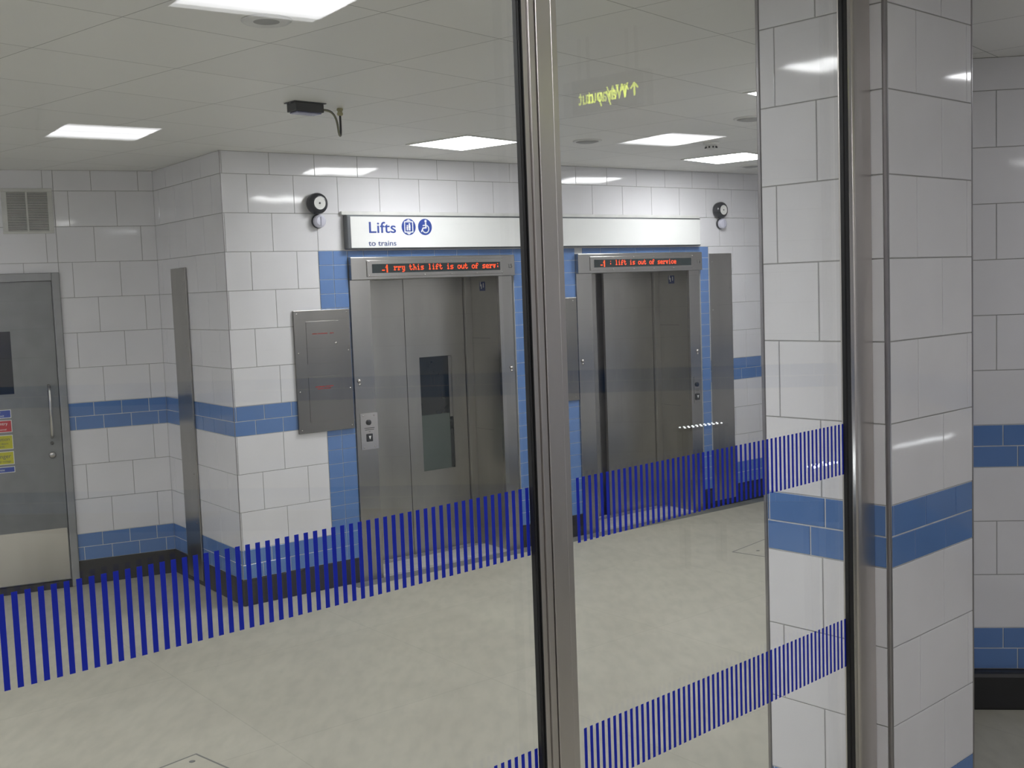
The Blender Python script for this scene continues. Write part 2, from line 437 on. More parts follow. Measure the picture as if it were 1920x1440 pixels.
# ------------------------------------------------------------------ tiled pillar
PW, PD_ = .545, .442
b = B(); courses(b, .012, PW, .176, ZC, PAR_G)
pil = b.obj('wall_pillar', frame=FG, kind='structure')
b = B(); courses(b, .012, PD_, .176, ZC, PAR_P)
for v in b.bm.verts: v.co = Vector((v.co.y, v.co.x, v.co.z))
b.obj('narrow_face', parent=pil)
b = B(); b.box(.02, PW - .003, .02, PD_ - .003, 0, ZC, M['grout']); b.obj('core', parent=pil)
b = B(); b.box(-.002, .012, -.002, .012, .17, ZC, M['trim']); b.obj('corner_trim', parent=pil, bevel=.004)
b = B(); b.box(PW, PW + .009, -.001, .02, .17, ZC, M['trim']); b.obj('corner_trim', parent=pil, bevel=.003)
b = B(); b.box(-.003, .02, PD_, PD_ + .012, .17, ZC, M['trim']); b.obj('corner_trim', parent=pil, bevel=.003)
b = B(); b.box(-.003, PW + .003, -.003, PD_ + .003, 0, .174, M['plinth']); b.obj('plinth', parent=pil)

# ------------------------------------------------------------------ glazed screen
scr = thing('glazed_screen', 'tall glass screen with steel posts and two bands of upright blue stripes', 'glass screen', FG, (0, 0, 0))
def pane(u0, u1):
    b = B(); b.box(u0, u1, .061, .084, .03, ZC - .002, M['glass'])
    return b.obj('glass_pane', parent=scr)
def stripes(p, z0, z1, ua, ub):
    b = B(); n = int(round((ub - ua) / .02013))
    for i in range(n):
        x = ua + i * .02013; b.box(x, x + .0092, .0603, .0609, z0, z1, M['film'])
    b.obj('stripe_band', parent=p)
p1 = pane(-5.4, -1.40); p2 = pane(-1.34, -.10)
for p, ua, ub in ((p1, -4.853, -1.421), (p2, -1.2916, -.145)):
    stripes(p, 1.431, 1.582, ua, ub); stripes(p, .845, .992, ua, ub)
b = B(); b.box(-1.426, -1.408, .050, .0612, 0, ZC, M['steel_post']); b.box(-1.4075, -1.389, .046, .0612, 0, ZC, M['steel_post'])
b.box(-1.3875, -1.3415, .043, .106, 0, ZC, M['steel_post']); b.box(-1.340, -1.321, .046, .0612, 0, ZC, M['steel_post'])
b.obj('mullion', parent=scr, bevel=.0018)
b = B(); b.box(-1.440, -1.4265, .047, .0605, 0, ZC, M['black']); b.box(-1.4395, -1.436, .044, .047, 0, ZC, M['black'])
b.box(-1.431, -1.427, .0445, .047, 0, ZC, M['black'])
b.obj('gasket', parent=scr, bevel=.0015)
b = B(); b.box(-.131, -.113, .046, .0612, 0, ZC, M['steel_bright'])
b.lathe([(.012, 0), (.012, ZC)], M['steel_post'], (-.102, .056, 0), 'z', 20)
b.box(-.090, -.001, .050, .106, 0, ZC, M['steel_post'])
b.obj('end_post', parent=scr, bevel=.0015)
b = B(); b.box(-.158, -.1315, .047, .0605, 0, ZC, M['black']); b.box(-.157, -.150, .044, .047, 0, ZC, M['black'])
b.obj('gasket', parent=scr, bevel=.0015)
b = B(); b.box(-5.4, -.13, .045, .107, 0, .03, M['steel_post']); b.obj('floor_channel', parent=scr)

# ------------------------------------------------------------------ lifts
GLYPH = {
 'i': ["..#..", ".....", ".##..", "..#..", "..#..", "..#..", ".###."],
 'l': [".##..", "..#..", "..#..", "..#..", "..#..", "..#..", ".###."],
 'f': ["..##.", ".#..#", ".#...", "####.", ".#...", ".#...", "###.."],
 't': [".#...", ".#...", "####.", ".#...", ".#...", ".#..#", "..##."],
 'h': ["##...", ".#...", ".#...", ".###.", ".#..#", ".#..#", "##..#"],
 'r': [".....", ".....", "##.##", ".##.#", ".#...", ".#...", "###.."],
 's': [".....", ".....", ".####", "#....", ".###.", "....#", "####."],
 'o': [".....", ".....", ".###.", "#...#", "#...#", "#...#", ".###."],
 'u': [".....", ".....", "#...#", "#...#", "#...#", "#..##", ".##.#"],
 'e': [".....", ".....", ".###.", "#...#", "#####", "#....", ".####"],
 'v': [".....", ".....", "##.##", ".#.#.", ".#.#.", ".#.#.", "..#.."],
 'c': [".....", ".....", ".###.", "#...#", "#....", "#...#", ".###."],
 'y': [".....", ".....", "##.##", ".#..#", ".#..#", ".#..#", "..###", "....#", ".###."],
 ':': [".....", "..#..", ".....", ".....", "..#..", "..#..", "....."],
 ' ': ["....."],
}
def led_text(s, x, ztop, px, pz, y, parent):
    k = 0
    for word in s.split(' '):
        b = B()
        for ch in word:
            for r, row in enumerate(GLYPH[ch]):
                for c, v in enumerate(row):
                    if v == '#':
                        X = x + (k * 6 + c) * px; Z = ztop - r * pz
                        b.box(X, X + px * 1.02, y, y + .001, Z - pz * 1.0, Z, M['led'])
            k += 1
        k += 1
        b.obj('led_lettering', parent=parent)

def lift(name, label, u0, msg, msg_x, code, window, strength=1):
    w = 1.423                                 # width over the jambs
    t = thing(name, label, 'lift', FL, (u0, 0, 0), group=None)
    S = M['steel']; SD = M['steel_door']
    oa, ob_ = .161, 1.268                     # the opening
    TOP = 2.113
    # jambs with the sides of the recess
    b = B(); b.box(0, oa, -.012, .02, 0, TOP, S); b.box(oa - .02, oa, .02, .42, 0, TOP, S); j1 = b.obj('jamb', parent=t, bevel=.002)
    b = B(); b.box(ob_, w - .03, -.012, .02, 0, TOP, S); b.box(ob_, ob_ + .02, .02, .42, 0, TOP, SD)
    b.box(ob_ - .0004, ob_ + .001, .12, .42, 1.64, 1.643, M['grey_ink']); b.box(ob_ - .0004, ob_ + .001, .12, .42, .93, .932, M['grey_ink'])
    j2 = b.obj('jamb', parent=t, bevel=.002)
    b = B(); b.box(oa, ob_, .0, .42, TOP, TOP + .03, SD); b.obj('recess_soffit', parent=t)
    # header
    b = B(); b.box(0, w - .018, -.04, .04, TOP, 2.268, S); h = b.obj('header', parent=t, bevel=.003)
    b = B(); b.box(.122, 1.292, -.046, -.0405, 2.132, 2.245, M['steel'])
    dp = b.obj('display_panel', parent=h, bevel=.002)
    b = B(); b.box(.163, 1.262, -.0485, -.0465, 2.157, 2.219, M['screen'])
    sc_ = b.obj('display_screen', parent=h)
    for i in range(6):
        for z in (2.1395, 2.237): screw(h, .137 + i * .2285, z, -.046, .0042)
    # minus one
    b = B(); y0, y1 = -.0497, -.0487
    bx = msg_x - .095
    b.box(bx, bx + .022, y0, y1, 2.172, 2.179, M['led'])
    b.box(bx + .036, bx + .046, y0, y1, 2.160, 2.213, M['led'])
    b.prism([(bx + .026, 2.192), (bx + .032, 2.192), (bx + .046, 2.213), (bx + .040, 2.213)], y0, y1, M['led'])
    b.obj('led_floor_number', parent=h)
    led_text(msg, msg_x, 2.213, .0053, .0057, -.0497, h)
    text(code, .042, 1.345, 2.172, -.0412, M['grey_ink'], h, sx=.9)
    # doors
    yd = .385
    seam = .667 if window else .635
    b = B(); b.box(oa, seam - .001 if window else .565, yd + (0 if window else .02), yd + .05, .012, TOP, SD)
    b.obj('door_panel', parent=t, bevel=.002)
    b = B(); b.box(oa, ob_, yd + .06, yd + .08, 0, TOP, M['trim']); b.obj('shaft_backing', parent=t)
    wa, wb, wz0, wz1 = .782, 1.074, .64, 1.517
    b = B()
    xr = ob_ - .066
    if window:
        b.box(seam, wa, yd - .003, yd + .02, .012, TOP, SD); b.box(wb, xr, yd - .003, yd + .02, .012, TOP, SD)
        b.box(wa, wb, yd - .003, yd + .02, .012, wz0, SD); b.box(wa, wb, yd - .003, yd + .02, wz1, TOP, SD)
    else:
        b.box(seam, xr, yd - .003, yd + .02, .012, TOP, SD)
    d2 = b.obj('door_panel', parent=t, bevel=0)
    if window:
        b = B(); b.box(wa, wb, yd + .006, yd + .012, wz0, wz1, M['dark_glass']); b.obj('window_pane', parent=d2)
        b = B(); b.box(wa, wb - .032, yd + .0035, yd + .0055, wz0, wz0 + .43, M['green_reflection']); b.obj('lower_reflection', parent=d2, label='greenish reflection in the lower glass')  # greenish reflection on the lower glass, put in as a coloured sheet
        b = B(); b.box(wb - .030, wb - .002, yd - .001, yd + .0028, wz0 + .40, wz1 - .002, M['steel']); b.obj('window_guard', parent=d2)
    b = B(); b.box(xr + .004, ob_, yd - .03, yd + .03, .0, TOP, SD); b.obj('door_post', parent=t, bevel=.002)
    # sill
    b = B(); b.box(oa, ob_, .002, .42, -.002, .012, M['steel_sill'])
    for i in range(4): b.box(oa, ob_, .30 + i * .02, .306 + i * .02, .012, .014, M['steel'])
    b.obj('sill', parent=t)
    # capacity plate on the side of the recess
    b = B(); b.box(ob_ - .003, ob_ - .0005, .165, .235, 2.005, 2.075, M['navy_ink'])
    pl = b.obj('lift_plate', parent=t)
    b = B()
    for yy, zz_ in ((.178, 2.03), (.205, 2.02), (.217, 2.04)): b.box(ob_ - .0036, ob_ - .003, yy, yy + .010, zz_, zz_ + .035, M['sign_white'])
    b.obj('lift_figure', parent=pl)
    return t, j1, j2

t1, ja, jb = lift('lift_entrance', 'steel lift entrance under the word Lifts, with a dark window in its door', .885, 'rry this lift is out of serv:', .335, 'L5', True)
t2, jc, jd = lift('lift_entrance', 'steel lift entrance without a door window, between steel strip panel and middle access panel', 2.922, ': lift is out of service', .322, 'L6', False)

def call_plate(t, x, with_plate):
    b = B()
    if with_plate: b.box(x - .069, x + .069, -.016, -.0125, .93, 1.187, M['steel_bright'])
    else: b.box(x - .04, x + .04, -.0145, -.0125, .96, 1.19, M['steel'])
    p = b.obj('call_panel', parent=t, bevel=.001)
    b = B(); b.lathe([(.019, 0), (.019, -.006), (.016, -.009), (.0005, -.009)], M['black_plastic'], (x - .005, -.0165, 1.12), segs=24); b.obj('call_button', parent=p)
    b = B(); b.box(x - .026, x + .022, -.022, -.0165, .985, 1.04, M['black_plastic']); bb = b.obj('key_switch', parent=p, bevel=.006)
    b = B(); b.prism([(x - .012, 1.025), (x + .008, 1.025), (x - .002, 1.0)], -.023, -.0221, M['sign_white']); b.obj('arrow', parent=bb)
    b = B()
    if with_plate:
        for xx in (-.045, .04):
            for z in (.948, 1.168): screw(p, x + xx, z, -.016, .0055)
        for i, (w_, z) in enumerate(((.08, 1.078), (.07, 1.066), (.014, 1.053))): b.box(x - w_ / 2, x + w_ / 2, -.0165, -.016, z, z + .005, M['grey_ink'])
        b.obj('lettering', parent=p)
    else:
        for i, (w_, z) in enumerate(((.05, 1.078), (.04, 1.066))): b.box(x - w_ / 2, x + w_ / 2, -.0151, -.0145, z, z + .004, M['grey_ink'])
        b.obj('lettering', parent=p)
call_plate(t1, .099, True)
call_plate(t2, 1.338, False)
for t, x in ((t1, .036), (t1, 1.360), (t2, .036), (t2, 1.350)):
    b = B(); b.lathe([(.013, 0), (.013, -.005), (.007, -.012), (.0005, -.013)], M['steel_bright'], (x, -.0125, 1.415), segs=16)
    b.lathe([(.009, 0), (.009, -.004), (.0005, -.006)], M['steel_bright'], (x + .004, -.0125, 1.39), segs=14)
    b.obj('lock_stud', parent=t)

# dark floor strip before the lifts, plinth shadow put into its grey
b = B(); b.box(.78, 7.4, -.125, -.006, -.01, .0012, M['strip_grey']); b.obj('trim_floor_shade_strip', frame=FL, kind='structure')

# ------------------------------------------------------------------ station sign
sg = thing('station_sign', 'long white sign board reading Lifts to trains above both lift entrances', 'sign', FL, (.86, 0, 0))
b = B(); b.box(0, 3.44, -.058, -.001, 2.322, 2.556, M['sign_edge']); b.obj('frame', parent=sg, bevel=.008)
b = B(); b.box(.026, 3.432, -.061, -.0585, 2.331, 2.545, M['sign_white']); b.obj('face_board', parent=sg, bevel=.001)
b = B(); b.box(-.02, 3.46, -.028, -.001, 2.558, 2.582, M['white_paint']); b.obj('top_rail', parent=sg, bevel=.002)
text('Lifts', .108, .160, 2.434, -.0614, M['blue_ink'], sg, sx=1.26, bold=.001)
text('to trains', .052, .160, 2.345, -.0614, M['navy_ink'], sg, sx=1.26, bold=.0006)
def disc(b, cx, cz, r, y0, y1, m, segs=40, sxx=1.0):
    b.prism([(cx + sxx * r * math.cos(2 * math.pi * i / segs), cz + r * math.sin(2 * math.pi * i / segs)) for i in range(segs)], y0, y1, m)
def ring(b, cx, cz, r, w, a0, a1, y0, y1, m, n=20):
    pts = [(cx + r * math.cos(a0 + (a1 - a0) * i / n), cz + r * math.sin(a0 + (a1 - a0) * i / n)) for i in range(n + 1)]
    for (p, q) in zip(pts, pts[1:]): seg(b, p, q, w, y0, y1, m)
def seg(b, p, q, w, y0, y1, m):
    dx, dz = q[0] - p[0], q[1] - p[1]; L_ = math.hypot(dx, dz) or 1e-6; nx, nz = -dz / L_ * w / 2, dx / L_ * w / 2; ex, ez = dx / L_ * w * .2, dz / L_ * w * .2
    b.prism([(p[0] + nx - ex, p[1] + nz - ez), (q[0] + nx + ex, q[1] + nz + ez), (q[0] - nx + ex, q[1] - nz + ez), (p[0] - nx - ex, p[1] - nz - ez)], y0, y1, m)
W = M['sign_white']; Y0, Y1 = -.0634, -.0624
b = B(); disc(b, .489, 2.475, .058, -.0624, -.0611, M['blue_ink']); lp = b.obj('lift_pictogram', parent=sg)
b = B(); cx_, cz_ = .489, 2.475
for (p, q) in (((-.033, -.036), (.033, -.036)), ((-.033, .036), (.033, .036)), ((-.033, -.036), (-.033, .036)), ((.033, -.036), (.033, .036))):
    seg(b, (cx_ + p[0], cz_ + p[1]), (cx_ + q[0], cz_ + q[1]), .007, Y0, Y1, W)
b.prism([(cx_ - .02, cz_ + .042), (cx_ + .02, cz_ + .042), (cx_, cz_ + .054)], Y0, Y1, W)
b.prism([(cx_ - .02, cz_ - .042), (cx_, cz_ - .054), (cx_ + .02, cz_ - .042)], Y0, Y1, W)
disc(b, cx_ + .006, cz_ + .020, .006, Y0, Y1, W, 16); b.box(cx_ - .002, cx_ + .014, Y0, Y1, cz_ - .006, cz_ + .013, W)
b.box(cx_ - .001, cx_ + .005, Y0, Y1, cz_ - .025, cz_ - .006, W); b.box(cx_ + .007, cx_ + .013, Y0, Y1, cz_ - .025, cz_ - .006, W)
disc(b, cx_ - .012, cz_ + .008, .005, Y0, Y1, W, 16); b.box(cx_ - .018, cx_ - .007, Y0, Y1, cz_ - .012, cz_ + .002, W)
b.box(cx_ - .018, cx_ - .013, Y0, Y1, cz_ - .025, cz_ - .012, W); b.box(cx_ - .0115, cx_ - .007, Y0, Y1, cz_ - .025, cz_ - .012, W)
b.obj('white_figures', parent=lp)
b = B(); disc(b, .625, 2.475, .058, -.0624, -.0611, M['blue_ink']); wp = b.obj('wheelchair_pictogram', parent=sg)
b = B(); cx_ = .625
disc(b, cx_ + .006, cz_ + .041, .009, Y0, Y1, W, 20)
seg(b, (cx_ + .006, cz_ + .028), (cx_ + .008, cz_ - .006), .011, Y0, Y1, W)
seg(b, (cx_ + .006, cz_ + .012), (cx_ - .018, cz_ + .010), .007, Y0, Y1, W)
seg(b, (cx_ + .008, cz_ - .006), (cx_ - .016, cz_ - .008), .010, Y0, Y1, W)
seg(b, (cx_ - .016, cz_ - .006), (cx_ - .032, cz_ - .034), .009, Y0, Y1, W)
ring(b, cx_ + .004, cz_ - .014, .027, .008, math.radians(-165), math.radians(65), Y0, Y1, W)
b.obj('wheelchair_figure', parent=wp)

# ------------------------------------------------------------------ sounders and beacons
def sounder(u, label):
    t = thing('alarm_sounder', label, 'alarm', FL, (u, 0, 2.630), group='alarm sounders beside the sign')
    b = B(); b.lathe([(.052, 0), (.066, -.004), (.071, -.020), (.0715, -.045), (.066, -.062), (.052, -.072), (.044, -.073)], M['black_plastic'], (0, -.001, 0)); b.obj('body', parent=t)
    b = B(); b.lathe([(.042, -.0735), (.040, -.070), (.036, -.068), (.0005, -.068)], M['white_paint'], (0, -.003, 0)); b.obj('white_disc', parent=t)
    b = B(); b.lathe([(.007, -.071), (.007, -.076), (.0005, -.078)], M['grey_ink'], (0, -.001, 0), segs=14); b.obj('centre_bolt', parent=t)
    return t
def beacon(u, label):
    t = thing('strobe_beacon', label, 'beacon', FL, (u, 0, 2.513), group='clear beacons below the sounders')
    b = B(); b.lathe([(.046, 0), (.048, -.012), (.044, -.020)], M['black_plastic'], (0, -.001, 0)); b.obj('base', parent=t)
    b = B(); b.lathe([(.043, -.020), (.045, -.034), (.042, -.046), (.030, -.054), (.0005, -.056)], M['clear_lens'], (0, -.001, 0), segs=14, smooth=False)
    for k in range(3):
        a = k * math.pi / 3
        b.box(-.002, .002, -.060, -.052, -.03, .03, M['clear_lens'])
    b.obj('lens', parent=t)
sounder(.655, 'round black alarm sounder with white centre, beside the lettered end of the sign')
sounder(4.575, 'round black alarm sounder with grey centre, beyond the blank end of the sign')
beacon(.668, 'clear strobe beacon below the sounder nearest the word Lifts')
beacon(4.60, 'clear strobe beacon below the sounder nearest the tiled pillar')

# ------------------------------------------------------------------ steel access panels
S = M['steel_panel']
ap = thing('access_panel', 'steel control panel with two hatches and red lettering, beside the windowed lift', 'access panel', FL, (.447, 0, 0))
b = B(); b.box(0, .422, -.018, -.0005, 1.092, 1.92, S); b.obj('plate', parent=ap, bevel=.002)
for z0, z1 in ((1.557, 1.845), (1.163, 1.471)):
    b = B(); b.box(.087, .332, -.0205, -.0185, z0, z1, S); hh = b.obj('hatch', parent=ap, bevel=.0008)
    b = B()
    if z0 > 1.5:
        for i, (x0, x1) in enumerate(((.13, .165), (.17, .245), (.262, .292))): b.box(x0, x1, -.0212, -.0206, 1.757, 1.763, M['red_ink'])
    else:
        for x0, x1 in ((.135, .205), (.212, .270)): b.box(x0, x1, -.0212, -.0206, 1.397, 1.404, M['red_ink'])
        b.box(.150, .195, -.0212, -.0206, 1.384, 1.390, M['red_ink']); b.box(.20, .25, -.0212, -.0206, 1.384, 1.390, M['red_ink'])
    b.obj('red_lettering', parent=hh)
b = B(); b.lathe([(.009, 0), (.009, -.004), (.0005, -.005)], M['steel_bright'], (.305, -.0206, 1.69), segs=14); b.obj('key_lock', parent=ap)
for x in (.022, .400):
    for z in (1.115, 1.375, 1.635, 1.897): screw(ap, x, z, -.018, .0055)

ap2 = thing('access_panel', 'plain steel access panel on blue tiles between the two lift entrances', 'access panel', FL, (2.50, 0, 0))
b = B(); b.box(0, .414, -.014, -.0005, 1.105, 1.925, S); b.obj('plate', parent=ap2, bevel=.002)
for x in (.022, .375):
    for z in (1.13, 1.9): screw(ap2, x, z, -.014, .0055)

ap3 = thing('cover_panel', 'tall narrow steel cover strip beside the farther lift, next to blue band tiles', 'steel panel', FL, (4.449, 0, 0))
b = B(); b.box(0, .280, -.014, -.0045, .06, 2.254, M['steel_door']); b.obj('plate', parent=ap3, bevel=.002)
for z in (.2, .75, 1.27, 1.76, 2.18): screw(ap3, .03, z, -.014, .006)
screw(ap3, .25, 1.95, -.014, .005)

ap4 = thing('cover_panel', 'tall narrow steel cover strip on the short return wall near the grey door', 'steel panel', FM, (.678, 0, 0))
b = B(); b.box(0, .275, .0045, .016, .04, 2.243, M['steel_door']); b.obj('plate', parent=ap4, bevel=.002)
for x, z in ((.05, 2.13), (.05, 1.70), (.05, 1.42), (.05, 1.12), (.05, .80), (.05, .45)):
    screw(ap4, x, z, .016, .006, 1)

# ------------------------------------------------------------------ grey door
door = thing('door_1', None, None, FD, (-1.70, 0, 0), kind='structure')
FPm, DP = M['frame_paint'], M['door_paint']
b = B()
b.box(.972, 1.025, -.022, .08, 0, 2.245, FPm); b.box(0, .053, -.022, .08, 0, 2.245, FPm); b.box(.053, .972, -.022, .08, 2.19, 2.245, FPm)
b.obj('door_frame', parent=door, bevel=.006)
b = B(); wx0, wx1 = .33, .682
b.box(.057, wx0, .0, .045, .055, 2.186, DP); b.box(wx1, .968, 0, .045, .055, 2.186, DP); b.box(wx0, wx1, 0, .045, .055, 1.41, DP); b.box(wx0, wx1, 0, .045, 1.847, 2.186, DP)
leaf = b.obj('door_leaf', parent=door, bevel=0)
b = B(); b.box(wx0, wx1, .012, .02, 1.41, 1.847, M['dark_glass']); b.obj('door_window', parent=door)
b = B(); b.box(.062, .962, -.002, -.0004, .06, .43, M['steel_bright']); b.obj('kick_plate', parent=door)
b = B(); b.tube([(.905, 0, 1.085), (.905, -.04, 1.095), (.905, -.055, 1.12), (.905, -.055, 1.42), (.905, -.04, 1.445), (.905, 0, 1.455)], .011, M['steel_bright']); b.obj('door_handle', parent=door)
b = B(); b.lathe([(.024, 0), (.024, -.006), (.012, -.012), (.0005, -.013)], M['steel_bright'], (.90, -.0005, .96), segs=22)
b.lathe([(.012, 0), (.012, -.01), (.0005, -.012)], M['grey_ink'], (.902, -.0005, 1.045), segs=16); b.obj('door_lock', parent=door)
b = B(); b.box(.053, .972, -.02, .06, 0, .05, M['plinth']); b.obj('threshold', parent=door)
b = B(); b.box(0.05, .975, .05, .12, 0, 2.2, M['plinth']); b.obj('door_backing', parent=door)

def notice(label, z0, z1, m, lines, group='safety notices on the grey door'):
    t = thing('safety_sign', label, 'sign', FD, (-1.33, 0, 0), group=group)
    b = B(); b.box(0, .281, -.0025, -.0003, z0, z1, M['sign_white']); b.obj('plate', parent=t)
    b = B(); b.box(.004, .277, -.0031, -.0026, z0 + .004, z1 - .004, m); b.obj('coloured_field', parent=t)
    for body, size, x, z, mt in lines: text(body, size, x, z, -.0034, mt, t, align='RIGHT')
WH, BK = M['sign_white'], M['grey_ink']
notice('blue and white safety notice, topmost on the grey door', 1.246, 1.304, M['sign_blue'], [('Fire door', .019, .215, 1.279, WH), ('Fire exit', .019, .235, 1.257, WH)])
notice('red safety notice reading No entry on the grey door', 1.146, 1.231, M['sign_red'], [('No entry', .030, .254, 1.198, WH), ('Authorised personnel', .018, .245, 1.161, WH)])
notice('yellow safety notice reading Caution, above the other yellow one', 1.027, 1.127, M['sign_yellow'], [('Caution', .034, .262, 1.088, BK), ('Automatic doors', .019, .250, 1.062, BK), ('Keep hands', .019, .225, 1.042, BK)])
notice('yellow safety notice reading Danger, below the other yellow one', .920, 1.012, M['sign_yellow'], [('Danger', .040, .262, .966, BK), ('High voltage', .019, .260, .937, BK)])
notice('narrow blue notice reading Private, lowest on the grey door', .863, .905, M['sign_blue'], [('Private', .022, .215, .877, WH)])

# ------------------------------------------------------------------ vent
vt = thing('wall_vent', 'square beige ventilation grille high on the tiled wall above the grey door', 'vent', FD, (-1.014, 0, 0))
b = B(); b.box(0, .329, -.012, .0, 2.520, 2.538, M['vent']); b.box(0, .329, -.012, 0, 2.808, 2.832, M['vent']); b.box(0, .034, -.012, 0, 2.538, 2.808, M['vent']); b.box(.296, .329, -.012, 0, 2.538, 2.808, M['vent'])
b.box(.155, .167, -.012, 0, 2.538, 2.808, M['vent']); b.obj('vent_frame', parent=vt, bevel=.002)
b = B(); b.box(.03, .30, -.003, -.0005, 2.535, 2.81, M['shadow_grey']); b.obj('vent_backing', parent=vt)
b = B()
for i in range(30):
    z = 2.541 + i * .009
    for x0, x1 in ((.034, .155), (.167, .296)): b.box(x0, x1, -.009, -.0035, z, z + .0045, M['vent'])
b.obj('vent_slats', parent=vt)

# ------------------------------------------------------------------ things on the ceiling
def lamp(label, x, y, size, ang, mat, group):
    t = thing('ceiling_light', label, 'ceiling light', at=(x, y, ZC), rotz=ang, group=group)
    h = size / 2
    b = B()
    for q in ((-h - .018, h + .018, -h - .018, -h), (-h - .018, h + .018, h, h + .018), (-h - .018, -h, -h, h), (h, h + .018, -h, h)):
        b.box(q[0], q[1], q[2], q[3], -.006, .0, M['white_paint'])
    b.obj('frame', parent=t, bevel=.002)
    b = B(); b.box(-h, h, -h, h, -.003, -.0005, mat); b.obj('diffuser', parent=t)
gl = 'square ceiling lights over the lift lobby'
lamp('square lit ceiling panel above the windowed lift, just before the sign', -.20, 7.27, .50, cy_, M['lamp_lift'], gl)
lamp('square lit ceiling panel nearest the sounder by the pillar', 1.815, 8.745, .52, cy_, M['lamp_lift'], gl)
lamp('square lit ceiling panel half hidden behind the top of the pillar', 1.655, 5.765, .53, cy_, M['lamp_lift'], gl)
gn = 'square ceiling lights reflected in the glass'
an = cy_
lamp('ceiling light mirrored in the glass at its top edge', 1.09, 1.61, .50, an, M['lamp_near'], gn)
lamp('ceiling light mirrored in the glass above the wall vent', 3.60, -.16, .50, an, M['lamp_near'], gn)
lamp('ceiling light mirrored in the glass beside the smoke detector', 5.18, 3.02, .50, an, M['lamp_near'], gn)

go = 'ceiling lights outside the picture'
lamp('square ceiling light of the lobby, outside the picture', -.60, 3.2, .27, cy_, M['lamp_lift'], go)
for x, y in ((-3.0, 3.9), (-1.2, 2.1), (-2.3, 1.4), (-4.6, 4.6)):
    lamp('square ceiling light of the lobby, outside the picture', x, y, .52, cy_, M['lamp_lift'], go)
for x, y in ((-.5, -1.57), (.4, -3.3), (6.2, -3.4)):  # unseen lamps added to brighten the near side of the glass
    lamp('added unseen ceiling light behind the photographer', x, y, .56, an, M['lamp_behind_added'], 'added ceiling lights behind the photographer')

lamp('ceiling light mirrored near the top of the wide pillar face', 3.36, 4.36, .32, an, M['lamp_near'], gn)

def cl(u, n): return FL.at(u, -n, ZC)
def ceiling_disc(name, label, cat, u, n, r, mat, group=None, dome=.012):
    p = cl(u, n); t = thing(name, label, cat, at=p, group=group)
    b = B(); b.lathe([(r, 0), (r, -.004), (r * .93, -.009), (r * .85, -.007)], M['white_paint'], (0, 0, 0), 'z', 40); b.obj('rim', parent=t)
    b = B(); b.lathe([(r * .85, -.0055), (r * .5, -.0055 - dome * .8), (.0005, -.0055 - dome)], mat, (0, 0, 0), 'z', 40); b.obj('grille', parent=t)
    return t
gs = 'round ceiling speakers'
ceiling_disc('ceiling_speaker', 'round flat ceiling speaker under the large reflected lamp at the top edge', 'speaker', -1.15, 3.24, .085, M['grille'], gs, .002)
ceiling_disc('ceiling_speaker', 'round ceiling speaker between the lamps above the farther lift', 'speaker', 2.03, 1.22, .095, M['grille'], gs)
ceiling_disc('ceiling_speaker', 'round ceiling speaker cut by the pillar edge, above the farthest lamps', 'speaker', 2.31, 2.36, .10, M['grille'], gs)
ceiling_disc('ceiling_speaker', 'round ceiling speaker behind the lamp nearest the pillar', 'speaker', 4.45, .50, .09, M['grille'], gs)
sd = thing('smoke_detector', 'small white smoke detector with dark slots on the ceiling by the reflected lamp', 'smoke detector', at=cl(2.93, 1.47))
b = B(); b.lathe([(.055, 0), (.055, -.012), (.040, -.020)], M['white_paint'], (0, 0, 0), 'z', 28); b.obj('base', parent=sd)
b = B(); b.lathe([(.038, -.020), (.036, -.042), (.024, -.050), (.0005, -.052)], M['white_paint'], (0, 0, 0), 'z', 28); b.obj('sensor_head', parent=sd)
b = B()
for i in range(9):
    a = i * 2 * math.pi / 9; x, y = .0375 * math.cos(a), .0375 * math.sin(a); b.box(x - .005, x + .005, y - .005, y + .005, -.040, -.028, M['black'])
b.obj('slots', parent=sd)

# black box with lens and looped cable
bx = thing('sensor_box', 'small black box with pale lens on the ceiling, wired by a looped cable', 'sensor', at=(-.925, 5.56, ZC), rotz=math.atan2(.123, .121) - .06)
b = B(); b.box(-.092, .092, -.05, .05, -.005, 0, M['black_plastic']); b.box(-.080, .080, -.042, .042, -.046, -.005, M['black_plastic']); b.obj('housing', parent=bx, bevel=.003)
b = B(); b.box(-.070, .070, -.036, .036, -.054, -.0465, M['lens_blue']); b.obj('lens_cover', parent=bx, bevel=.004)
for x in (-.086, .086):
    b = B(); b.lathe([(.004, -.005), (.0035, -.007), (.0004, -.008)], M['steel_bright'], (0, 0, 0), 'z', 10); b.obj('screw', parent=bx, at=(x, 0, 0))
gx, gy = (Matrix.Rotation(-bx.rotation_euler.z, 2) @ Vector((-.7828 + .925, 5.7494 - 5.56)))[:]
def bez(p0, p1, p2, p3, n=18):
    out = []
    for i in range(n + 1):
        t = i / n; out.append(tuple((1 - t) ** 3 * a + 3 * (1 - t) ** 2 * t * b_ + 3 * (1 - t) * t * t * c + t ** 3 * d for a, b_, c, d in zip(p0, p1, p2, p3)))
    return out
path = bez((.08, .0, -.028), (gx - .07, .0, -.012), (gx - .045, gy - .03, -.05), (gx - .030, gy - .02, -.095), 14) + bez((gx - .028, gy - .018, -.102), (gx - .018, gy - .010, -.145), (gx - .002, gy, -.150), (gx, gy, -.120), 8) + [(gx, gy, -.11), (gx, gy, -.07), (gx, gy, -.03)]
b = B(); b.tube(path, .0055, M['black']); b.obj('cable', parent=bx)
b = B(); b.tube([(x - .004, y - .006, z - .004) for x, y, z in path[:20]], .0035, M['cable_grey'], 8); b.obj('earth_wire', parent=bx)
